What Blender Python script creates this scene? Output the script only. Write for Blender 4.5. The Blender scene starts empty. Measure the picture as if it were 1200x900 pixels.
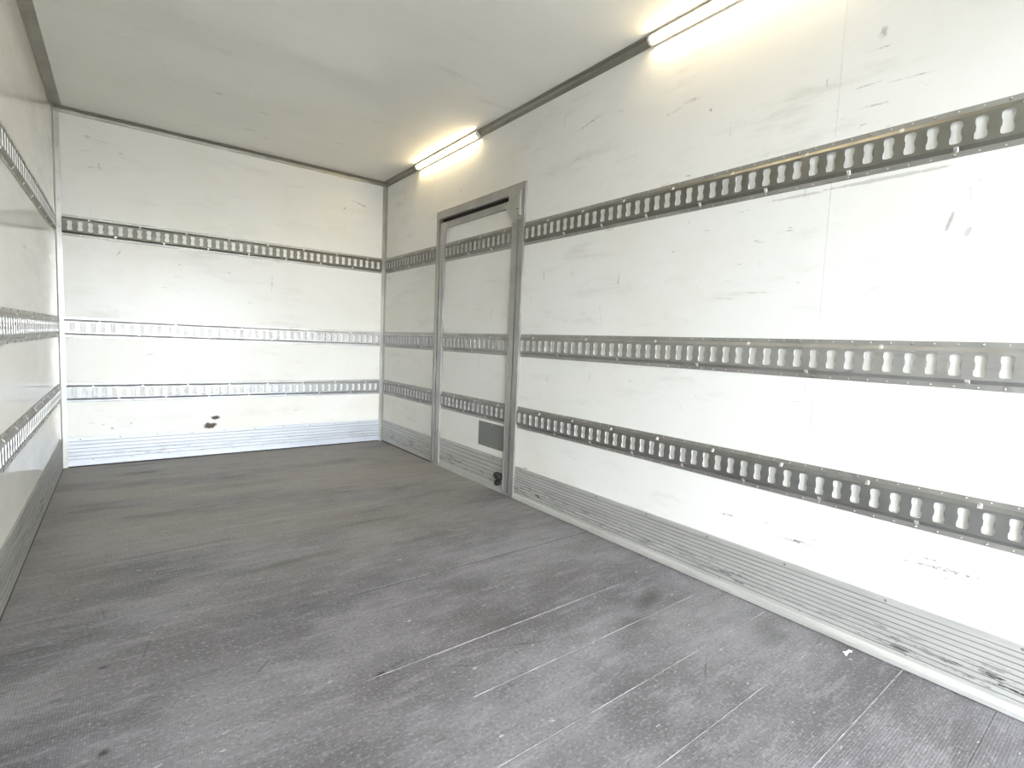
import bpy, bmesh, math, random
from mathutils import Matrix, Vector
random.seed(7)
SC = bpy.context.scene
COL = SC.collection

# ------------------------------------------------------------------ camera, world, exposure
W, H, REAR = 2.10, 2.19, -6.20            # inner width, height, y of the open rear end (front wall at y = 0)
F_PX, YAW, PITCH, ROLL = 596.4, 0.654404, -0.079537, 0.040672
CAM = Vector((0.3128, -4.1709, 0.8908))
fw = Vector((math.sin(YAW) * math.cos(PITCH), math.cos(YAW) * math.cos(PITCH), math.sin(PITCH)))
ri = Vector((math.cos(YAW), -math.sin(YAW), 0))
up = ri.cross(fw)
r2 = ri * math.cos(ROLL) + up * math.sin(ROLL)
u2 = -ri * math.sin(ROLL) + up * math.cos(ROLL)
cam_d = bpy.data.cameras.new('camera')
cam_d.sensor_width = 36.0
cam_d.lens = F_PX * 36.0 / 1200.0
cam_d.clip_start = 0.02
cam = bpy.data.objects.new('camera', cam_d)
COL.objects.link(cam)
m = Matrix((r2, u2, -fw)).transposed().to_4x4()
m.translation = CAM
cam.matrix_world = m
SC.camera = cam

world = bpy.data.worlds.new('overcast_sky')
SC.world = world
world.use_nodes = True
bg = world.node_tree.nodes['Background']
bg.inputs['Color'].default_value = (0.87, 0.935, 1.0, 1)     # bright hazy daylight behind the open tailgate
bg.inputs['Strength'].default_value = 25.0
LED_STRENGTH = 42.0
SC.view_settings.view_transform = 'Standard'
SC.view_settings.look = 'None'
SC.view_settings.gamma = 1.0
SC.view_settings.use_curve_mapping = False
SC.view_settings.exposure = 0.27

# ------------------------------------------------------------------ node helpers
class N:
    def __init__(self, name):
        self.m = bpy.data.materials.new(name)
        self.m.use_nodes = True
        self.t = self.m.node_tree
        self.b = self.t.nodes['Principled BSDF']
        self._pos = None
    def new(self, kind, **kw):
        n = self.t.nodes.new(kind)
        for k, v in kw.items():
            setattr(n, k, v)
        return n
    def link(self, a, b):
        self.t.links.new(a, b)
    def put(self, sock, v):
        if hasattr(v, 'is_output'):
            self.link(v, sock)
        else:
            sock.default_value = v
    def pos(self):
        if self._pos is None:
            self._pos = self.new('ShaderNodeNewGeometry').outputs['Position']
        return self._pos
    def math(self, op, a, b=0.0, c=0.0, clamp=False):
        n = self.new('ShaderNodeMath', operation=op)
        n.use_clamp = clamp
        for i, v in enumerate((a, b, c)):
            self.put(n.inputs[i], v)
        return n.outputs[0]
    def vmath(self, op, a, b):
        n = self.new('ShaderNodeVectorMath', operation=op)
        self.put(n.inputs[0], a)
        self.put(n.inputs[1], b)
        return n.outputs['Value'] if op in ('LENGTH', 'DISTANCE', 'DOT_PRODUCT') else n.outputs[0]
    def scaled(self, s, vec=None):
        return self.vmath('MULTIPLY', vec or self.pos(), s)
    def noise(self, vec, scale, detail=4.0, rough=0.55, col=False):
        n = self.new('ShaderNodeTexNoise')
        self.put(n.inputs['Vector'], vec)
        n.inputs['Scale'].default_value = scale
        n.inputs['Detail'].default_value = detail
        n.inputs['Roughness'].default_value = rough
        return n.outputs['Color' if col else 'Fac']
    def step(self, v, lo, hi, a=0.0, b=1.0):
        n = self.new('ShaderNodeMapRange', interpolation_type='SMOOTHSTEP')
        self.put(n.inputs['Value'], v)
        n.inputs['From Min'].default_value = lo
        n.inputs['From Max'].default_value = hi
        n.inputs['To Min'].default_value = a
        n.inputs['To Max'].default_value = b
        return n.outputs['Result']
    def mix(self, f, a, b):
        n = self.new('ShaderNodeMix', data_type='RGBA')
        self.put(n.inputs['Factor'], f)
        for s, v in ((n.inputs[6], a), (n.inputs[7], b)):
            self.put(s, v if hasattr(v, 'is_output') else (*v, 1))
        return n.outputs[2]
    def bump(self, h, strength, dist):
        n = self.new('ShaderNodeBump')
        n.inputs['Strength'].default_value = strength
        n.inputs['Distance'].default_value = dist
        self.put(n.inputs['Height'], h)
        self.link(n.outputs[0], self.b.inputs['Normal'])
    def done(self, col, rough, metal=0.0, spec=None):
        self.put(self.b.inputs['Base Color'], col if hasattr(col, 'is_output') else (*col, 1))
        self.put(self.b.inputs['Roughness'], rough)
        self.put(self.b.inputs['Metallic'], metal)
        if spec is not None:
            self.b.inputs['Specular IOR Level'].default_value = spec
        return self.m
    def marks(self, items, axes, wscale=52.0, wamp=3.0, lo=0.0, hi=1.2):
        """worn marks with a shape of their own: (a, b, half length, half height, angle in degrees, strength)"""
        wob = self.math('MULTIPLY', self.math('SUBTRACT', self.noise(self.pos(), wscale, 5.0, 0.7), 0.5), wamp)
        tot = None
        for (a, b, hl, hh, ang, s) in items:
            mp = self.new('ShaderNodeMapping', vector_type='TEXTURE')
            self.link(self.pos(), mp.inputs['Vector'])
            big, r = 1e6, math.radians(ang)
            if axes == ('X', 'Y'):
                mp.inputs['Location'].default_value = (a, b, 0)
                mp.inputs['Rotation'].default_value = (0, 0, r)
                mp.inputs['Scale'].default_value = (hl, hh, big)
            elif axes == ('X', 'Z'):
                mp.inputs['Location'].default_value = (a, 0, b)
                mp.inputs['Rotation'].default_value = (0, -r, 0)
                mp.inputs['Scale'].default_value = (hl, big, hh)
            else:
                mp.inputs['Location'].default_value = (0, a, b)
                mp.inputs['Rotation'].default_value = (r, 0, 0)
                mp.inputs['Scale'].default_value = (big, hl, hh)
            k = self.step(self.math('ADD', self.vmath('LENGTH', mp.outputs[0], (0, 0, 0)), wob), lo, hi, s, 0.0)
            tot = k if tot is None else self.math('MAXIMUM', tot, k)
        return tot

def wall_material(name, axis, marks, brown=None, gloss=0.33, spec=0.3, base=(0.875, 0.865, 0.825)):
    """white coated plywood; axis = index of the horizontal axis along the wall (0 or 1)"""
    n = N(name)
    st = [1.0, 1.0, 1.0]
    st[axis] = 0.22                                   # scuffs run along the wall
    vec = n.scaled(st)
    blot = n.noise(n.pos(), 1.6, 5.0, 0.6)
    col = n.mix(n.step(blot, 0.42, 0.72), base, (base[0] * 0.965, base[1] * 0.95, base[2] * 0.91))
    fine = n.noise(vec, 9.0, 5.0, 0.7)
    col = n.mix(n.step(fine, 0.52, 0.80, 0.0, 0.42), col, (0.52, 0.50, 0.43))
    area = n.step(n.noise(n.scaled([0.6, 0.6, 1.0]), 1.7, 3.0), 0.46, 0.66)
    sp = n.step(n.noise(vec, 46.0, 4.0, 0.62), 0.665, 0.73)
    col = n.mix(n.math('MULTIPLY', n.math('MULTIPLY', sp, area), 0.62), col, (0.20, 0.19, 0.165))
    st2 = [1.0, 1.0, 0.16]
    drip = n.step(n.noise(n.scaled(st2), 34.0, 3.0, 0.6), 0.69, 0.75)
    col = n.mix(n.math('MULTIPLY', n.math('MULTIPLY', drip, n.math('SUBTRACT', 1.0, area)), 0.4), col, (0.25, 0.24, 0.2))
    ax = ('X', 'Z') if axis == 0 else ('Y', 'Z')
    if marks:
        brk = n.step(n.noise(n.scaled([0.5, 0.5, 1.0]), 130.0, 3.0, 0.7), 0.40, 0.56, 0.15, 1.0)
        col = n.mix(n.math('MULTIPLY', n.marks(marks, ax), brk), col, (0.13, 0.125, 0.115))
    if brown:
        col = n.mix(n.marks(brown, ax, 34.0, 1.5, 0.55, 0.95), col, (0.10, 0.075, 0.055))
    return n.done(col, n.math('MULTIPLY_ADD', fine, 0.25, gloss - 0.12), 0.0, spec)

def metal_material(name, base, rough, metal, streak_axis=None, dirt=0.35, dark=(0.10, 0.095, 0.085)):
    n = N(name)
    st = [1.0, 1.0, 1.0]
    if streak_axis is not None:
        st[streak_axis] = 0.08
    a = n.noise(n.scaled(st), 22.0, 4.0, 0.65)
    b = n.noise(n.pos(), 6.0, 4.0)
    col = n.mix(n.step(b, 0.35, 0.7), base, tuple(c * 0.82 for c in base))
    col = n.mix(n.step(a, 0.56, 0.78, 0.0, dirt), col, dark)
    return n.done(col, n.math('MULTIPLY_ADD', a, 0.2, rough - 0.1), metal)

def kick_material(name, axis, tint, dirt=1.0):
    n = N(name)
    st = [1.0, 1.0, 1.0]
    st[axis] = 0.05
    sep = n.new('ShaderNodeSeparateXYZ')
    n.link(n.pos(), sep.inputs[0])
    brush = n.noise(n.scaled(st), 60.0, 5.0, 0.7)
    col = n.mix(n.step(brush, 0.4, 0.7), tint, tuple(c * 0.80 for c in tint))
    st[axis] = 0.13
    sc = n.step(n.noise(n.scaled(st), 85.0, 4.0, 0.78), 0.525, 0.60)
    zone = n.math('MULTIPLY', n.step(sep.outputs['Z'], 0.035, 0.055), n.step(sep.outputs['Z'], 0.075, 0.13, 1.0, 0.0))
    patch = n.step(n.noise(n.pos(), 3.1, 3.0), 0.45, 0.62)
    col = n.mix(n.math('MULTIPLY', n.math('MULTIPLY', sc, zone), n.math('MULTIPLY_ADD', patch, 0.6 * dirt, 0.4 * dirt)), col, (0.05, 0.048, 0.045))
    return n.done(col, 0.5, 0.55)

RIGHT_MARKS = [(-2.84, 1.85, .06, .003, -8, .6), (-2.93, 1.868, .04, .010, 0, .3), (-2.36, 1.952, .085, .0035, -12, .9),
               (-3.01, 1.805, .006, .008, 0, .8), (-3.56, 1.84, .012, .022, 0, .45), (-3.565, 1.80, .045, .003, 3, .5),
               (-3.53, 1.705, .05, .003, 0, .55), (-3.63, 1.69, .06, .0025, 4, .5), (-3.55, 1.64, .05, .004, 3, .4),
               (-3.44, .268, .065, .007, -3, 1.0), (-3.34, .30, .02, .003, -3, .6), (-3.82, .318, .095, .007, -3, 1.0),
               (-3.80, .336, .06, .004, -3, .8), (-3.85, .297, .05, .006, -3, .7), (-3.5, .29, .02, .003, 0, .7),
               (-3.19, .285, .035, .006, -6, .8), (-3.40, .735, .03, .003, 0, .35), (-3.5, .735, .02, .003, 0, .5),
               (-2.6, 1.20, .004, .03, 5, .6), (-2.3, 1.25, .004, .012, 20, .6), (-1.98, 1.14, .004, .012, 0, .7),
               (-3.12, 1.09, .05, .004, 4, .35), (-3.24, 1.105, .06, .003, 3, .3), (-3.6, 1.10, .03, .003, 0, .3),
               (-2.0, .195, .03, .005, -4, .8), (-1.6, 1.07, .004, .03, 6, .7), (-.55, 1.32, .012, .004, 0, .8), (-.3, .98, .004, .03, -8, .6)]
RIGHT_BROWN = [(-3.76, 1.27, .006, .035, 14, .5), (-3.80, 1.235, .008, .02, 20, .35), (-3.6, 1.418, .20, .007, 0, .35), (-3.35, 1.415, .10, .006, 0, .3)]
FAR_MARKS = [(1.87, 1.975, .07, .004, -10, .9), (1.905, 1.962, .02, .006, -10, .9), (1.745, 1.915, .012, .012, 0, .7),
             (1.21, 1.27, .004, .055, -3, .6), (.16, 2.045, .03, .012, 0, .4), (.23, 2.035, .05, .004, -5, .45),
             (.19, 1.87, .05, .003, 8, .6), (.215, 1.885, .004, .03, 10, .5), (.15, 1.96, .03, .003, 0, .5),
             (.25, .235, .012, .01, 0, .6), (.35, .262, .008, .008, 0, .7), (.2, .26, .02, .005, 0, .4),
             (.3, 1.36, .004, .03, -30, .6), (.62, 1.25, .03, .003, 0, .5), (.46, .72, .03, .004, 4, .5),
             (.92, 1.31, .03, .003, -5, .6), (1.06, 1.11, .02, .005, -20, .5), (.55, 1.17, .05, .003, 0, .4), (1.39, .3, .012, .004, 0, .7)]
FAR_BROWN = [(.80, .217, .055, .026, 0, 1.0), (.835, .272, .036, .016, 0, 1.0)]
LEFT_MARKS = [(-.33, 1.24, .05, .006, -15, .8), (-.40, 1.245, .03, .006, 10, .7), (-.5, .7, .02, .06, 5, .5), (-.2, 1.12, .004, .03, 0, .5),
              (-1.3, 1.2, .03, .004, 0, .5), (-1.2, .65, .05, .004, -8, .5)]

M = {}
M['wall_right'] = wall_material('white_panel_right', 1, RIGHT_MARKS, RIGHT_BROWN)
M['wall_far'] = wall_material('white_panel_front', 0, FAR_MARKS, FAR_BROWN, 0.24, 0.2)
M['wall_left'] = wall_material('white_panel_left', 1, LEFT_MARKS, None, 0.13, 0.5)
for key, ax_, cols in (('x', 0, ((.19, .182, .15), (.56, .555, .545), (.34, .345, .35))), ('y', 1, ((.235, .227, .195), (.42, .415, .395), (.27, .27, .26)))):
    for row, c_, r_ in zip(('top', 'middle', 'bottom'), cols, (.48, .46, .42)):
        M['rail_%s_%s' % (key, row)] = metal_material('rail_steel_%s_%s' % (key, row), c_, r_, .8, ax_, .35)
M['flange_x'] = metal_material('rail_flange_front', (.36, .352, .32), .46, .8, 0, .3)
M['flange_y'] = metal_material('rail_flange_side', (.40, .392, .365), .46, .8, 1, .3)
M['trim'] = metal_material('dull_aluminium', (0.50, 0.49, 0.455), 0.42, 0.75, None, 0.25)
M['trim_dark'] = metal_material('tarnished_roof_angle', (0.33, 0.315, 0.27), 0.42, 0.75, None, 0.3)
M['frame'] = metal_material('door_frame_aluminium', (0.43, 0.42, 0.395), 0.45, 0.65, 2, 0.25)
M['rivet'] = metal_material('rivet_steel', (0.78, 0.77, 0.74), 0.35, 0.7, None, 0.15)
M['lip'] = metal_material('lit_slot_lip', (0.72, 0.715, 0.69), 0.45, 0.5, None, 0.2)  # rail metal brightened to paint in light caught inside the slots
M['lip_dark'] = metal_material('shaded_slot_lip', (0.16, 0.155, 0.14), 0.5, 0.5, None, 0.3)  # darkened copy of the lip, slot shade painted into its colour
M['screw'] = metal_material('dull_screw', (0.30, 0.29, 0.27), 0.5, 0.6, None, 0.4)
M['kick_x'] = kick_material('ribbed_scuff_plate_front', 0, (0.60, 0.625, 0.67), 0.35)
M['kick_y'] = kick_material('ribbed_scuff_plate_side', 1, (0.64, 0.635, 0.61))
M['groove'] = metal_material('dark_groove', (0.33, 0.325, 0.31), 0.6, 0.4, None, 0.5)
M['kick_left'] = kick_material('ribbed_scuff_plate_left', 1, (0.36, 0.355, 0.335))  # darker copy of the side plate, its shade put into the tint
M['patch'] = N('grey_patch_plate').done((0.21, 0.215, 0.205), 0.55, 0.3)
M['black'] = N('black_rubber').done((0.012, 0.011, 0.010), 0.6)
M['seal'] = N('dark_brown_seal').done((0.018, 0.011, 0.008), 0.75)
M['paper'] = N('white_paper').done((0.85, 0.85, 0.86), 0.7)
M['lamp_body'] = N('lamp_white_plastic').done((0.75, 0.74, 0.70), 0.4)

def ceiling_material():
    n = N('glossy_white_roof_sheet')
    blot = n.noise(n.scaled([0.5, 1.0, 1.0]), 1.5, 4.0, 0.6)
    col = n.mix(n.step(blot, 0.40, 0.7), (0.88, 0.865, 0.80), (0.84, 0.82, 0.745))
    fine = n.noise(n.scaled([0.25, 1, 1]), 8.0, 7.0, 0.7)
    col = n.mix(n.step(fine, 0.56, 0.8, 0.0, 0.35), col, (0.5, 0.47, 0.4))
    mk = n.marks([(.75, -.85, .03, .01, 0, .5), (.98, -.42, .05, .008, -10, .45), (1.1, -.35, .03, .008, 30, .4), (1.0, -.75, .06, .012, 0, .3),
                  (1.55, -1.1, .03, .006, 0, .4), (.7, -.25, .05, .005, 0, .4), (.5, -1.0, .02, .004, 0, .4), (1.5, -.6, .06, .012, 0, .35)], ('X', 'Y'))
    col = n.mix(mk, col, (0.27, 0.255, 0.22))
    n.bump(n.noise(n.pos(), 1.6, 1.0), 0.10, 0.010)
    return n.done(col, n.math('MULTIPLY_ADD', fine, 0.10, 0.04), 0.0, 0.55)
M['ceiling'] = ceiling_material()

def floor_material():
    n = N('worn_grey_deck_board')
    p = n.pos()
    sep = n.new('ShaderNodeSeparateXYZ')
    n.link(p, sep.inputs[0])
    big = n.noise(n.scaled([0.7, 1.0, 1.0]), 2.6, 5.0, 0.66)
    col = n.mix(n.step(big, 0.36, 0.66), (0.095, 0.091, 0.101), (0.205, 0.198, 0.219))
    far = n.step(sep.outputs['Y'], -2.9, -0.7)                                 # brown grime, with the front half lightened in colour to offset weaker light there
    grime_lift = n.noise(n.scaled([0.35, 1, 1]), 2.6, 4.0, 0.68)
    col = n.mix(n.math('MULTIPLY', n.math('MULTIPLY_ADD', far, 0.75, 0.15), n.step(grime_lift, 0.30, 0.56)), col, (0.285, 0.262, 0.234))
    grain = n.noise(n.scaled([0.22, 1, 1]), 24.0, 6.0, 0.75)                   # scuffs run across the bed with the boards
    col = n.mix(n.step(grain, 0.36, 0.50, 0.45, 0.0), col, (0.29, 0.283, 0.302))
    col = n.mix(n.step(grain, 0.52, 0.70, 0.0, 0.55), col, (0.085, 0.081, 0.08))
    mott = n.noise(n.scaled([0.7, 1, 1]), 130.0, 4.0, 0.7)
    col = n.mix(n.step(mott, 0.52, 0.68, 0.0, 0.6), col, (0.35, 0.342, 0.362))
    col = n.mix(n.step(mott, 0.32, 0.45, 0.6, 0.0), col, (0.055, 0.053, 0.054))
    flake = n.step(n.noise(n.scaled([0.4, 1, 1]), 60.0, 2.0, 0.5), 0.71, 0.75)
    col = n.mix(n.math('MULTIPLY', flake, 0.5), col, (0.62, 0.61, 0.6))
    stains = n.marks([(1.81, -3.09, .13, .05, 20, .75), (1.62, -3.16, .10, .05, -20, .45), (1.39, -2.17, .20, .035, 4, .45), (.80, -2.12, .22, .04, 4, .6),
                      (.40, -.33, .14, .05, 8, .65), (.37, -.1, .16, .03, 0, .6), (1.55, -.58, .25, .08, 0, .35), (1.95, -3.45, .10, .05, 30, .4),
                      (1.3, -2.95, .15, .06, 0, .35), (1.2, -1.85, .3, .02, 2, .45), (.5, -1.76, .3, .015, 2, .4), (.8, -.9, .3, .06, 0, .3)], ('X', 'Y'), 14.0, 1.9, -0.1, 1.25)
    col = n.mix(stains, col, (0.055, 0.052, 0.047))
    spots = n.marks([(.262, -2.531, .014, .011, 20, 1.), (.268, -2.875, .014, .013, 0, 1.), (.846, -2.957, .022, .014, 0, 1.), (.90, -2.94, .03, .008, 10, .5),
                     (.17, -2.62, .014, .01, 0, .6), (2.0, -2.66, .012, .008, 0, .9), (1.93, -2.70, .012, .005, 30, .8), (1.25, -3.06, .10, .004, -22, .6),
                     (1.40, -3.31, .08, .004, 15, .45), (1.60, -3.44, .06, .004, 30, .6), (1.05, -3.05, .05, .005, -30, .5), (.6, -2.75, .06, .004, 50, .5),
                     (.25, -2.2, .004, .06, 8, .5), (.35, -2.5, .004, .09, -12, .4), (.9, -2.55, .004, .05, -12, .4)], ('X', 'Y'))
    col = n.mix(spots, col, (0.035, 0.033, 0.035))
    # fine anti-slip ribbing along the boards
    wv = n.new('ShaderNodeTexWave', wave_type='BANDS', bands_direction='Y')
    n.link(p, wv.inputs['Vector'])
    wv.inputs['Scale'].default_value = 52.0
    rib = wv.outputs['Fac']
    wx = n.new('ShaderNodeTexWave', wave_type='BANDS', bands_direction='X')
    n.link(p, wx.inputs['Vector'])
    wx.inputs['Scale'].default_value = 52.0
    h = n.math('ADD', n.math('MULTIPLY', n.math('MULTIPLY', rib, wx.outputs['Fac']), 0.6), n.math('MULTIPLY', n.noise(n.scaled([0.22, 1, 1]), 40.0, 2.0), 0.8))
    n.bump(h, 0.35, 0.0025)
    return n.done(col, n.math('MULTIPLY_ADD', grain, -0.2, 0.66), 0.0, 0.4)
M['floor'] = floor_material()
M['joint'] = N('black_joint').done((0.02, 0.02, 0.02), 0.8)
def bead_material():
    n = N('worn_bright_board_edge')
    return n.done(n.mix(n.step(n.noise(n.pos(), 9.0, 5.0, 0.7), 0.42, 0.62), (0.17, 0.166, 0.176), (0.40, 0.395, 0.41)), 0.5, 0.2)
M['bead'] = bead_material()
def emit(name, col, s):
    n = N(name)
    n.b.inputs['Emission Color'].default_value = (*col, 1)
    n.b.inputs['Emission Strength'].default_value = s
    return n.done((0.9, 0.88, 0.8), 0.4)
M['led'] = emit('warm_led_tube', (1.0, 0.80, 0.48), LED_STRENGTH)
def ground_material():
    n = N('unseen_asphalt')
    return n.done(n.mix(n.noise(n.pos(), 3.0, 6.0), (0.12, 0.12, 0.117), (0.18, 0.178, 0.172)), 0.9)
M['ground'] = ground_material()

# ------------------------------------------------------------------ mesh helpers
def obj(name, verts, faces, mat, parent=None, loc=(0, 0, 0), rz=0.0, smooth=False, mats=None, idx=None):
    me = bpy.data.meshes.new(name)
    me.from_pydata(verts, [], faces)
    for mm in (mats or [mat]):
        me.materials.append(mm)
    if idx:
        me.polygons.foreach_set('material_index', idx)
    if smooth:
        me.polygons.foreach_set('use_smooth', [True] * len(me.polygons))
    me.validate(); me.update()
    bm = bmesh.new(); bm.from_mesh(me)
    bmesh.ops.recalc_face_normals(bm, faces=bm.faces) if name in RECALC else None
    bm.to_mesh(me); bm.free()
    return place(name, me, parent, loc, rz)
RECALC = set()
def place(name, me, parent=None, loc=(0, 0, 0), rz=0.0):
    o = bpy.data.objects.new(name, me)
    COL.objects.link(o)
    o.location = loc
    o.rotation_euler = (0, 0, rz)
    if parent:
        o.parent = parent
    return o
class MB:
    def __init__(self):
        self.v, self.f, self.i = [], [], []
    def quad(self, *p, mi=0):
        k = len(self.v)
        self.v += [tuple(q) for q in p]
        self.f.append(tuple(range(k, k + len(p))))
        self.i.append(mi)
    def box(self, x0, x1, y0, y1, z0, z1, mi=0):
        k = len(self.v)
        self.v += [(x, y, z) for x in (x0, x1) for y in (y0, y1) for z in (z0, z1)]
        for f in ((0, 1, 3, 2), (4, 6, 7, 5), (0, 4, 5, 1), (2, 3, 7, 6), (0, 2, 6, 4), (1, 5, 7, 3)):
            self.f.append(tuple(k + a for a in f)); self.i.append(mi)
    def prism(self, prof, x0, x1, close=True, mi=0):
        """extrude a profile of (y, z) points along x"""
        k, n = len(self.v), len(prof)
        self.v += [(x0, y, z) for y, z in prof] + [(x1, y, z) for y, z in prof]
        for a in range(n if close else n - 1):
            b = (a + 1) % n
            self.f.append((k + a, k + b, k + n + b, k + n + a)); self.i.append(mi)
        if close:
            self.f.append(tuple(k + a for a in reversed(range(n)))); self.i.append(mi)
            self.f.append(tuple(k + n + a for a in range(n))); self.i.append(mi)
    def plate(self, poly, y0, y1, mi=0):
        """polygon in (x, z) with thickness from y0 to y1"""
        k, n = len(self.v), len(poly)
        self.v += [(x, y0, z) for x, z in poly] + [(x, y1, z) for x, z in poly]
        for a in range(n):
            b = (a + 1) % n
            self.f.append((k + a, k + b, k + n + b, k + n + a)); self.i.append(mi)
        self.f.append(tuple(k + a for a in range(n))); self.i.append(mi)
        self.f.append(tuple(k + n + a for a in reversed(range(n)))); self.i.append(mi)
    def dome(self, x, y, z, r, h, seg=8, mi=0):
        """round head sitting on y, bulging towards -y"""
        k = len(self.v)
        for rr, hh in ((1.0, 0.0), (0.85, 0.55), (0.45, 0.95)):
            self.v += [(x + r * rr * math.cos(2 * math.pi * a / seg), y - h * hh, z + r * rr * math.sin(2 * math.pi * a / seg)) for a in range(seg)]
        self.v.append((x, y - h, z))
        for ring in (0, 1):
            for a in range(seg):
                b = (a + 1) % seg
                self.f.append((k + ring * seg + a, k + ring * seg + b, k + (ring + 1) * seg + b, k + (ring + 1) * seg + a)); self.i.append(mi)
        for a in range(seg):
            self.f.append((k + 2 * seg + a, k + 2 * seg + (a + 1) % seg, k + 3 * seg)); self.i.append(mi)
    def build(self, name, mat, parent=None, loc=(0, 0, 0), rz=0.0, mats=None, bevel=0.0, smooth=False):
        me = bpy.data.meshes.new(name)
        me.from_pydata(self.v, [], self.f)
        for mm in (mats or [mat]):
            me.materials.append(mm)
        me.polygons.foreach_set('material_index', self.i)
        bm = bmesh.new(); bm.from_mesh(me)
        bmesh.ops.recalc_face_normals(bm, faces=bm.faces)
        if bevel:
            bmesh.ops.bevel(bm, geom=bm.edges[:], offset=bevel, segments=1, affect='EDGES')
        if smooth:
            for f in bm.faces:
                f.smooth = True
        bm.to_mesh(me); bm.free(); me.update()
        return place(name, me, parent, loc, rz)
def tag(o, label=None, cat=None, group=None, kind=None):
    for k, v in (('label', label), ('category', cat), ('group', group), ('kind', kind)):
        if v:
            o[k] = v
    return o
# wall frames: local x runs along the wall, local y points into the wall, z is up
FAR = dict(loc=(0, 0, 0), rz=0.0)                       # local x = world x
RIGHT = dict(loc=(W, 0, 0), rz=-math.pi / 2)            # local x = distance from the front wall (-y)
LEFT = dict(loc=(0, 0, 0), rz=math.pi / 2)              # local x = world y (negative, towards the rear)
LEN = -REAR

# ------------------------------------------------------------------ shell
b = MB(); b.box(-0.06, W + 0.06, REAR, 0.06, -0.06, -0.003)
floor = tag(b.build('floor', M['joint']), 'grey deck of worn boards laid across the cargo bed', 'floor', None, 'structure')
seams = [0.0, -.2, -.4, -.6, -.8, -1.0, -1.2, -1.4, -1.6, -1.79, -2.0, -2.17, -2.33, -2.507, -2.764, -2.96, -3.168, -3.375, -3.57, -3.765, -3.965, -4.165, -4.365, -4.565, -4.77, -4.98, -5.19, -5.4, -5.6, -5.8, -6.0, REAR]
for k in range(len(seams) - 1):
    y1, y0 = seams[k], seams[k + 1]
    g = .0012 if y1 > -2.4 else .0005
    ga = .0045 if abs(y1 + 2.507) < .01 else g
    gb = .0045 if abs(y0 + 2.507) < .01 else g
    b = MB(); b.box(0.001, W - 0.001, y0 + gb, y1 - ga, -0.003, 0.0)
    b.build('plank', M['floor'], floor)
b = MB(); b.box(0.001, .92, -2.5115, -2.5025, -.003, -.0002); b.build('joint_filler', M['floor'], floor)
# bright worn bead along the rear-side edge of the boards nearest the tailgate
for y, x0, x1 in ((-3.765, .9, 2.09), (-3.57, .75, 2.09), (-3.375, .7, 2.07), (-3.168, 1.0, 1.95), (-2.96, .8, 1.8)):
    b = MB(); b.prism([(y - .0016, -.001), (y - .0010, .0008), (y + .0004, .0008), (y + .0010, -.001)], x0, x1)
    b.build('edge_bead', M['bead'], floor)

def panel(bmk, name, mat, parent=None):
    return bmk.build(name, mat, parent)
b = MB(); b.box(-0.06, W + 0.06, 0.0, 0.06, -0.06, H + .06)
tag(b.build('wall_front', M['wall_far']), 'scuffed white front wall with small brown chips near its base', 'wall', None, 'structure')
b = MB(); b.box(-0.06, 0.0, REAR, 0.0, -0.06, H + .06)
tag(b.build('wall_left', M['wall_left']), 'glossy white left side wall at the picture edge', 'wall', None, 'structure')
b = MB(); b.box(-0.06, W + .06, REAR, 0.0, H, H + .06)
tag(b.build('ceiling', M['ceiling']), 'glossy off-white roof sheet with faint scratches', 'ceiling', None, 'structure')

DY0, DY1, DTOP = 0.915, 1.905, 1.787        # door frame, distances from the front wall
SEAM = 3.455
b = MB(); b.box(W, W + .06, -SEAM + .0005, -DY1, -.06, H + .06)
wr = tag(b.build('wall_right', M['wall_right']), 'long scuffed white right side wall behind three perforated rails', 'wall', None, 'structure')
b = MB(); b.box(W, W + .06, REAR, -SEAM - .0005, -.06, H + .06); b.build('wall_panel', M['wall_right'], wr)
b = MB(); b.box(W, W + .06, -DY0, 0, -.06, H + .06); b.build('wall_panel', M['wall_right'], wr)
b = MB(); b.box(W, W + .06, -DY1, -DY0, DTOP - .02, H + .06); b.build('wall_panel', M['wall_right'], wr)
b = MB(); b.box(W + .0015, W + .058, -SEAM - .0005, -SEAM + .0005, -.06, H + .06); b.build('panel_joint', M['lamp_body'], wr)

b = MB(); b.box(0.0, W, REAR, REAR + .05, 1.72, H)  # unseen header added to keep sky light off the upper walls
tag(b.build('rear_light_blocker', M['wall_far']), 'unseen white header added above the open rear end to cut the light', 'wall', None, 'structure')
b = MB(); b.box(-40, 42, -80, 40, -1.15, -1.05)  # unseen ground added outside for its effect on the incoming light
tag(b.build('ground', M['ground']), 'unseen grey asphalt ground below the cargo box, added for the light', 'ground', None, 'structure')

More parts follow.
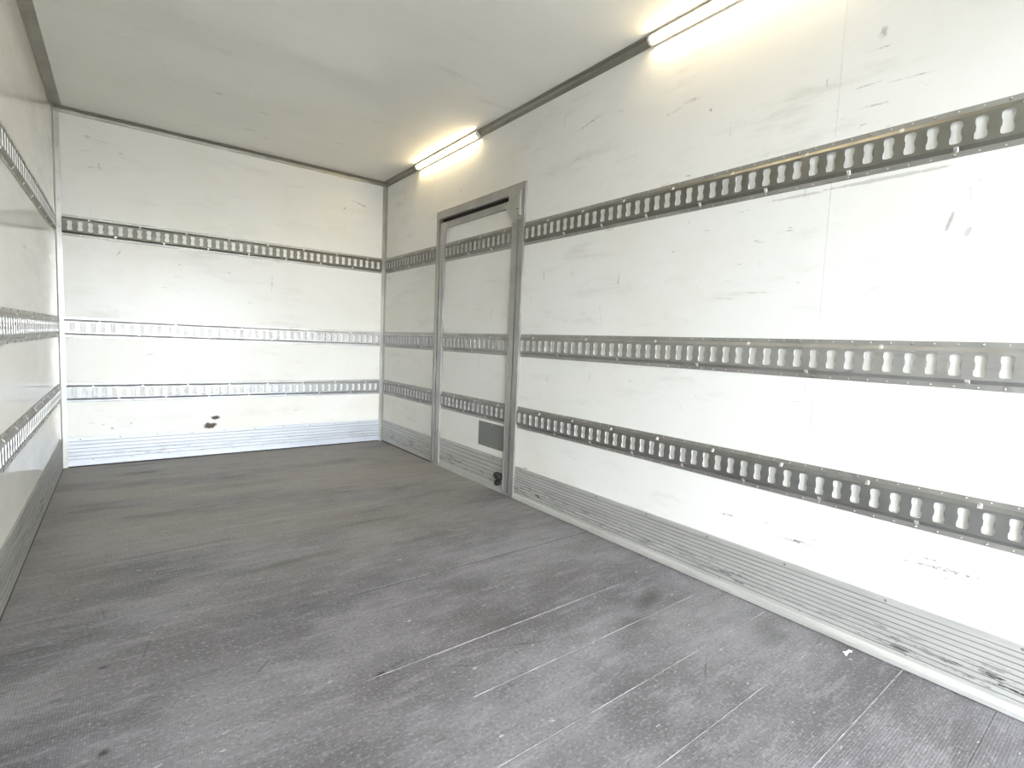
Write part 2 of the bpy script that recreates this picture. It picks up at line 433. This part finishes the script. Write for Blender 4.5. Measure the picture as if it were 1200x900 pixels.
# ------------------------------------------------------------------ perforated cargo rails
OUT, FL = -0.0095, -0.0022
HOLE = [(.007, .029), (.0122, .0265), (.0132, .020), (.0128, .0120), (.0106, .0065), (.0106, -.0065), (.0128, -.0120), (.0132, -.020), (.0122, -.0265), (.007, -.029)]
RECT = [(.008, .037), (1, .037), (1, .020), (1, .0125), (1, .006), (1, -.006), (1, -.0125), (1, -.020), (1, -.037), (.008, -.037)]
HOLE = HOLE + [(-x, z) for x, z in reversed(HOLE)]
RECT = RECT + [(-x, z) for x, z in reversed(RECT)]
def rail(name, x0, x1, zc, hh, first, pitch, mat, frame, parent=None, gpitch=0.255, gfirst=0.1, tight=1.0, galt=False, dark_lip=False, flange=None):
    """pressed hat section: flanges on the wall, sloping sides, raised web with dumb-bell slots"""
    b = MB()
    s = hh / .063
    wz, sz = .037 * s, .048 * s
    for sg in (1, -1):
        b.quad((x0, -.0002, zc + sg * hh), (x1, -.0002, zc + sg * hh), (x1, FL, zc + sg * hh), (x0, FL, zc + sg * hh), mi=2)
        b.quad((x0, FL, zc + sg * hh), (x1, FL, zc + sg * hh), (x1, FL, zc + sg * sz), (x0, FL, zc + sg * sz), mi=2)
        b.quad((x0, FL, zc + sg * sz), (x1, FL, zc + sg * sz), (x1, OUT, zc + sg * wz), (x0, OUT, zc + sg * wz))
    for xe in (x0, x1):
        b.quad((xe, FL, zc + sz), (xe, OUT, zc + wz), (xe, OUT, zc - wz), (xe, FL, zc - sz), (xe, -.0002, zc - sz), (xe, -.0002, zc + sz))
    cs = []
    c = first
    while c + .0145 < x1 - .001:
        if c - .0145 > x0 + .001:
            cs.append(c)
        c += pitch
    prev = x0
    for k, c in enumerate(cs):
        nxt = x1 if k == len(cs) - 1 else (c + cs[k + 1]) / 2
        n = len(HOLE)
        kk = len(b.v)
        b.v += [(c + hx * s, OUT, zc + hz * s) for hx, hz in HOLE]
        for rx, rz_ in RECT:
            px = c + rx if abs(rx) < .5 else (nxt if rx > 0 else prev)
            b.v.append((px, OUT, zc + rz_ * s))
        b.v += [(c + hx * s * .93, OUT + (.0022 if abs(hz) < .010 else .0070), zc + hz * s * .97) for hx, hz in HOLE]
        for a in range(n):
            a2 = (a + 1) % n
            b.f.append((kk + a, kk + a2, kk + n + a2, kk + n + a)); b.i.append(0)
            b.f.append((kk + a, kk + a2, kk + 2 * n + a2, kk + 2 * n + a)); b.i.append(1)
        prev = nxt
    fr = dict(frame) if parent is None else {}
    o = b.build(name, mat, parent, mats=[mat, M['lip_dark' if dark_lip else 'lip'], flange or mat], **fr)
    # dimples and screws on the flanges
    rv, sw = MB(), MB()
    fz = (hh + sz) / 2 + .001
    for k, c in enumerate(cs):
        for sg in (1, -1):
            if (k + (1 if sg > 0 else 0)) % 3 == 0:
                sw.dome(c, FL, zc + sg * fz, .0042, .0024, 8, 0)
                rv.dome(c, FL - .002, zc + sg * fz, .002, .0012, 6)
            else:
                rv.dome(c, FL, zc + sg * fz, .0023, .0016, 6)
    gs = MB()
    c, k = gfirst, 0
    while c < x1 - .01:
        if c > x0 + .01:
            for sg in ((1,) if galt and k % 2 == 0 else (-1,) if galt else (1, -1)):
                cc = c + (0 if sg > 0 or galt else gpitch / 2)
                if cc > x1 - .01:
                    continue
                wd, z0, z1 = .0055, sz + .004, wz
                A = (cc - wd, FL, zc + sg * (sz)); B = (cc + wd, FL, zc + sg * (sz))
                C = (cc, FL - .0004, zc + sg * z0); D = (cc - wd, OUT, zc + sg * z1); E_ = (cc + wd, OUT, zc + sg * z1)
                T = (cc - wd * .6, OUT + .0005, zc + sg * (wz + .006)); U = (cc + wd * .6, OUT + .0005, zc + sg * (wz + .006))
                gs.quad(D, E_, U, T); gs.quad(T, U, B, C, A); gs.quad(A, D, T); gs.quad(E_, B, U)
        c += gpitch; k += 1
    tag(rv.build('rivet_heads', M['rivet'], o, smooth=True), kind='stuff')
    tag(sw.build('screw_heads', M['screw'], o, smooth=True), kind='stuff')
    if gs.v:
        tag(gs.build('pressed_gussets', M['rivet'], o, smooth=False), kind='stuff')
    return o
ROWS = (('top', 1.4985, .063), ('middle', .881, .063), ('bottom', .4735, .061))
for nm, zc, hh in ROWS:
    kw = dict(gpitch=.255, gfirst=.16) if nm != 'middle' else dict(gpitch=.2015, gfirst=.2, galt=True)
    o = rail('cargo_rail', .031, W - .031, zc, hh, .068, .0492, M['rail_x_' + nm], FAR, flange=M['flange_x'] if nm == 'top' else None, dark_lip=nm != 'top', **kw)
    tag(o, {'top': 'dark perforated steel rail, highest across the front wall', 'middle': 'bright perforated rail across the front wall at mid height',
            'bottom': 'grey perforated rail across the front wall just above the ribbed plate'}[nm], 'cargo rail', 'perforated cargo rails')
    kw = dict(gpitch=.255, gfirst=.08) if nm != 'middle' else dict(gpitch=.2015, gfirst=.11, galt=True)
    o = rail('cargo_rail', .032, DY0 - .003, zc, hh, .062, .0503, M['rail_y_' + nm], RIGHT, flange=M['flange_y'] if nm != 'middle' else None, **kw)
    tag(o, {'top': 'short dark rail in the far right corner beside the door top', 'middle': 'short rail between the far right corner and the door, mid height',
            'bottom': 'short rail between the far right corner and the door, lowest'}[nm], 'cargo rail', 'perforated cargo rails')
    kw = dict(gpitch=.255, gfirst=1.846 + .255) if nm != 'middle' else dict(gpitch=.2015, gfirst=2.020, galt=True)
    o = rail('cargo_rail', DY1 + .003, LEN - .02, zc, hh, 1.934, .0506, M['rail_y_' + nm], RIGHT, flange=M['flange_y'] if nm != 'middle' else None, **kw)
    tag(o, {'top': 'long dark perforated rail rising to the upper right picture edge', 'middle': 'long grey perforated rail right of the door at mid height',
            'bottom': 'long perforated rail right of the door, lowest, with bright white slots'}[nm], 'cargo rail', 'perforated cargo rails')
    kw = dict(gpitch=.255, gfirst=REAR + .2) if nm != 'middle' else dict(gpitch=.2015, gfirst=REAR + .2, galt=True)
    o = rail('cargo_rail', REAR + .02, -.055, zc, hh, REAR + .06, .0503, M['rail_y_' + nm], LEFT, flange=M['flange_y'] if nm != 'middle' else None, **kw)
    tag(o, {'top': 'rail on the left wall slanting down from the picture edge, highest', 'middle': 'rail on the left wall at mid height, seen edge-on',
            'bottom': 'rail on the left wall just above the ribbed plate, seen edge-on'}[nm], 'cargo rail', 'perforated cargo rails')

# ------------------------------------------------------------------ ribbed scuff plates along the floor
def kick_profile(top=.189, cove=True, ribs=8, y=-.007):
    p = [(-.0003, top), (y - .001, top), (y - .001, top - .020)]
    z0, z1 = top - .020, .030
    st = (z0 - z1) / ribs
    for k in range(ribs):
        a = z0 - k * st
        p += [(y + .0022, a - .0008), (y + .0022, a - .0050), (y, a - .0056), (y, a - st + .0003)]
    if cove:
        p += [(y - .003, .028), (y - .008, .024), (y - .011, .016), (y - .012, .003), (-.0003, .003)]
    else:
        p += [(y - .001, .028), (y - .001, .0076), (-.0003, .0076)]
    return p
def kick(name, x0, x1, mat, frame, top=.189, cove=True, parent=None, ribs=8, pitch=.3):
    b = MB(); b.prism(kick_profile(top, cove, ribs), x0, x1)
    for k_ in range(ribs):                                # dark strip laid in each groove so the ribs read
        a = top - .020 - k_ * (top - .050) / ribs
        b.quad((x0, -.0050, a - .0010), (x1, -.0050, a - .0010), (x1, -.0050, a - .0050), (x0, -.0050, a - .0050), mi=1)
    fr = dict(frame) if parent is None else {}
    o = b.build(name, mat, parent, mats=[mat, M['groove']], **fr)
    bs = MB(); bs.box(x0, x1, -.0085, -.0002, .0002, .0028 if cove else .0075); bs.build('base_gap_strip', M['seal'], o)  # black strip drawn in for the dark gap under the plate
    s = MB()
    c = x0 + .06
    while c < x1:
        s.dome(c, -.008, top - .011, .0045, .0022, 8)
        s.dome(c + .06, -.007, .042, .0035, .0018, 8)
        c += pitch
    tag(s.build('screw_heads', M['screw'], o, smooth=True), kind='stuff')
    return o
tag(kick('baseboard_front', .031, W - .031, M['kick_x'], FAR, .187, False, None, 6, .2), 'pale bluish ribbed aluminium plate along the foot of the front wall', 'scuff plate', None, 'structure')
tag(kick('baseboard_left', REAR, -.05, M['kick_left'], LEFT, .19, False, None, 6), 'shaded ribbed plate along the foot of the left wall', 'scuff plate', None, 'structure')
tag(kick('baseboard_right', DY1 + .001, LEN, M['kick_y'], RIGHT, .19, True, None, 9, .29), 'long scratched ribbed plate at the foot of the right wall', 'scuff plate', None, 'structure')
tag(kick('baseboard_right', .031, DY0 - .001, M['kick_y'], RIGHT, .19, False, None, 6), 'short ribbed plate between the far right corner and the door', 'scuff plate', None, 'structure')

# ------------------------------------------------------------------ corner angles
def angle_x(name, x0, x1, frame, wall_leg, ceil_leg, label, chamf=.010):
    """angle profile between wall (local y=0) and ceiling, along local x"""
    t = .003
    prof = [(0, H), (0, H - wall_leg), (-t, H - wall_leg), (-t - .001, H - t - chamf - .004), (-t - chamf, H - t - .003), (-ceil_leg, H - t), (-ceil_leg, H)]
    b = MB(); b.prism(prof, x0, x1)
    o = b.build(name, M['trim_dark'], None, **frame)
    s = MB()
    c = x0 + .1
    while c < x1:
        s.dome(c, -t, H - wall_leg + .009, .0032, .0016, 8)
        c += .165
    tag(s.build('screw_heads', M['screw'], o, smooth=True), kind='stuff')
    return tag(o, label, 'trim', None, 'structure')
angle_x('trim_1', .0, W, FAR, .035, .024, 'aluminium angle where the front wall meets the roof')
angle_x('trim_2', .003, LEN, RIGHT, .036, .032, 'long aluminium angle along the roof edge above the door')
angle_x('trim_3', REAR, -.003, LEFT, .033, .046, 'olive grey angle along the roof edge of the left wall')
def corner_post(name, x, sx, leg_far, leg_side, label):
    t = .003
    b = MB()
    xa, xb = (x, x + sx * leg_far)
    P = [(x, 0), (xb, 0), (xb, -t), (x + sx * .007, -t), (x + sx * t, -.007), (x + sx * t, -leg_side), (x, -leg_side)]
    k = len(P)
    b.v = [(p[0], p[1], .002) for p in P] + [(p[0], p[1], H - .036) for p in P]
    for a in range(k):
        b.f.append((a, (a + 1) % k, k + (a + 1) % k, k + a)); b.i.append(0)
    b.f += [tuple(range(k)), tuple(range(k, 2 * k))]; b.i += [0, 0]
    o = b.build(name, M['trim'])
    s = MB()
    z = .06
    while z < H - .06:
        s.dome(x + sx * leg_far * .62, -t, z, .0032, .0016, 8)
        z += .158
    tag(s.build('screw_heads', M['screw'], o, smooth=True), kind='stuff')
    return tag(o, label, 'trim', None, 'structure')
corner_post('trim_4', 0.0, 1, .032, .05, 'pale upright angle in the left corner of the front wall')
corner_post('trim_5', W, -1, .031, .030, 'upright angle in the right corner of the front wall')

# ------------------------------------------------------------------ side door and its frame (local x = distance from front wall)
REC = .006
b = MB(); b.box(.962, 1.858, REC, .05, .012, 1.704)
door = tag(b.build('door_1', M['wall_right'], None, **RIGHT), 'white side door in the right wall crossed by three perforated rails', 'door', None, 'structure')
def part(name, mat, fn, parent, **kw):
    bb = MB(); fn(bb); return bb.build(name, mat, parent, **kw)
part('stile', M['frame'], lambda q: (q.box(.968, 1.022, -.012, .02, .014, 1.702), q.box(.985, .992, -.015, -.011, .014, 1.70)), door)
part('stile', M['frame'], lambda q: (q.box(1.796, 1.850, -.012, .02, .014, 1.702), q.box(1.800, 1.805, -.014, -.011, .014, 1.66)), door)
part('top_rail', M['frame'], lambda q: q.box(1.022, 1.796, -.009, .02, 1.664, 1.702), door)
part('corner_gusset', M['trim'], lambda q: q.plate([(.975, 1.700), (1.075, 1.700), (1.075, 1.690), (1.022, 1.60), (1.020, 1.56), (.975, 1.56)], -.0155, -.012), door)
part('corner_gusset', M['trim'], lambda q: q.plate([(1.845, 1.700), (1.715, 1.700), (1.715, 1.685), (1.796, 1.59), (1.798, 1.55), (1.845, 1.55)], -.0155, -.012), door)
def heads(q, pts, y, r=.004):
    for x, z in pts:
        q.dome(x, y, z, r, .002, 8)
part('screw', M['black'], lambda q: heads(q, [(1.06, 1.688)], -.0155), door)
part('screw', M['black'], lambda q: heads(q, [(1.00, 1.575)], -.0155), door)
part('screw', M['black'], lambda q: heads(q, [(1.735, 1.690)], -.0155), door)
part('screw', M['black'], lambda q: heads(q, [(1.825, 1.565)], -.0155), door)
part('screw', M['screw'], lambda q: heads(q, [(1.825, .27)], -.012), door)
part('screw', M['screw'], lambda q: heads(q, [(1.825, .20)], -.012), door)
part('screw', M['screw'], lambda q: heads(q, [(1.003, .2)], -.012), door)
for nm, zc, hh in ROWS:
    kw = dict(gpitch=.255, gfirst=1.2) if nm != 'middle' else dict(gpitch=.2015, gfirst=1.2, galt=True)
    r = rail('door_rail', 1.024, 1.794, zc, hh, 1.046, .0508, M['rail_y_' + nm], RIGHT, door, flange=M['flange_y'] if nm != 'middle' else None, **kw)
    r.location = (0, REC - .001, 0)
k = kick('kick_plate', 1.023, 1.795, M['kick_y'], RIGHT, .205, False, door, 6)
k.location = (0, REC - .001, 0)
def patch_fn(q):
    q.box(1.508, 1.795, REC - .003, REC - .0001, .245, .397)
pt = part('patch_plate', M['patch'], patch_fn, door)
pt['label'] = 'plain grey rectangular plate low on the door'
part('screw', M['rivet'], lambda q: heads(q, [(1.655, .387)], REC - .003, .003), pt)
part('screw', M['rivet'], lambda q: heads(q, [(1.65, .255)], REC - .003, .003), pt)
def stop_fn(q):
    n = 12
    for cx, cz, r, d in ((1.738, .098, .018, .026), (1.768, .095, .021, .034), (1.755, .055, .018, .03)):
        k0 = len(q.v)
        for y, rr in ((.0, r), (-d * .8, r), (-d, r * .7), (-d, r * .35), (-d * .6, r * .3)):
            q.v += [(cx + rr * math.cos(2 * math.pi * a / n), y, cz + rr * math.sin(2 * math.pi * a / n)) for a in range(n)]
        for ring in range(4):
            for a in range(n):
                a2 = (a + 1) % n
                q.f.append((k0 + ring * n + a, k0 + ring * n + a2, k0 + (ring + 1) * n + a2, k0 + (ring + 1) * n + a)); q.i.append(0)
        q.f.append(tuple(k0 + 4 * n + a for a in range(n))); q.i.append(0)
sp = part('door_stop', M['black'], stop_fn, door)
sp['label'] = 'black rubber stops at the door foot'
# frame
b = MB(); b.prism([(.05, DTOP), (-.010, DTOP), (-.016, DTOP - .004), (-.016, DTOP - .050), (-.010, DTOP - .055), (.05, DTOP - .055)], DY0, DY1)
fr = tag(b.build('trim_6', M['frame'], None, **RIGHT), 'grey metal frame around the side door', 'door frame', None, 'structure')
part('jamb', M['frame'], lambda q: (q.box(DY0, .957, -.014, .05, .004, DTOP - .055), q.box(.945, .952, -.019, -.013, .02, DTOP - .057)), fr)
part('jamb', M['frame'], lambda q: q.box(1.860, DY1, -.014, .05, .004, DTOP - .055), fr)
part('header_seal', M['seal'], lambda q: q.box(.957, 1.860, .012, .05, 1.704, DTOP - .055), fr)
part('threshold', M['trim'], lambda q: q.prism([(.05, .0005), (-.012, .0005), (-.010, .006), (.002, .010), (.05, .010)], .958, 1.860), fr)
part('side_seal', M['seal'], lambda q: q.box(1.851, 1.860, .004, .05, .012, 1.704), fr)
part('side_seal', M['seal'], lambda q: q.box(.957, .967, .002, .05, .012, 1.704), fr)
cp = part('corner_plate', M['trim'], lambda q: q.plate([(1.765, 1.755), (1.80, 1.770), (1.895, 1.783), (1.895, 1.58), (1.868, 1.575), (1.845, 1.60), (1.765, 1.69)], -.0195, -.016), fr)
part('hinge_knuckle', M['trim'], lambda q: (q.box(1.862, 1.888, -.032, -.0195, 1.60, 1.735), q.box(1.866, 1.884, -.036, -.032, 1.615, 1.72)), cp, bevel=.002)
part('screw', M['black'], lambda q: heads(q, [(1.876, 1.635)], -.036, .006), cp)
part('screw', M['screw'], lambda q: heads(q, [(1.79, 1.735)], -.0195, .004), cp)
part('screw', M['screw'], lambda q: heads(q, [(1.83, 1.755)], -.0195, .004), cp)

# ------------------------------------------------------------------ strip lamps set in the roof angle
def lamp(x0, x1, label):
    c = (-.020, H - .020)                      # centre of the lamp section in local (y, z)
    d = math.sqrt(.5)
    def P(u, v):                               # u along the 45 degree face, v outwards from the corner
        return (c[0] + (-u - v) * d, c[1] + (u - v) * d)
    b = MB(); b.prism([P(-.019, -.006), P(.019, -.006), P(.019, .002), P(.016, .004), P(-.016, .004), P(-.019, .002)], x0, x1)
    o = b.build('strip_lamp', M['lamp_body'], None, **RIGHT)
    prof = [P(-.0135, .0042)] + [P(.0135 * math.sin(a), .0042 + .010 * math.cos(a)) for a in [math.radians(t) for t in (-75, -50, -25, 0, 25, 50, 75)]] + [P(.0135, .0042)]
    b = MB(); b.prism(prof, x0 + .012, x1 - .012); b.build('glowing_tube', M['led'], o)
    for xa in (x0, x1 - .012):
        b = MB(); b.prism([P(-.0155, .0042), P(-.0155, .011), P(-.009, .0165), P(.009, .0165), P(.0155, .011), P(.0155, .0042)], xa, xa + .012)
        b.build('end_cap', M['lamp_body'], o)
    for s_ in (-1, 1):
        b = MB(); b.prism([P(s_ * .019, .0021), P(s_ * .0205, .0021), P(s_ * .0205, .0065), P(s_ * .019, .0065)], x0, x1)
        b.build('edge_strip', M['lamp_body'], o)
    return tag(o, label, 'lamp', 'strip lamps along the roof edge')
lamp(.600, 1.425, 'glowing strip lamp at the roof edge near the front corner, above the door')
lamp(2.715, 3.545, 'glowing strip lamp at the roof edge cut by the top of the picture')

# ------------------------------------------------------------------ litter
bmk = MB()
bmk.v = [(0, 0, .004), (.016, .004, .001), (.030, -.006, .006), (.036, -.016, .001), (.024, -.014, .003), (.010, -.006, .009), (-.004, .012, .012), (-.006, .002, .001)]
bmk.f = [(0, 1, 5), (1, 2, 4, 5), (2, 3, 4), (0, 5, 6), (0, 6, 7)]
bmk.i = [0] * 5
o = bmk.build('paper_scrap', M['paper'], None, (2.02, -3.645, .001), .4)
sol = o.modifiers.new('thickness', 'SOLIDIFY'); sol.thickness = .0008
tag(o, 'tiny torn white paper scrap on the floor by the right plate', 'paper')
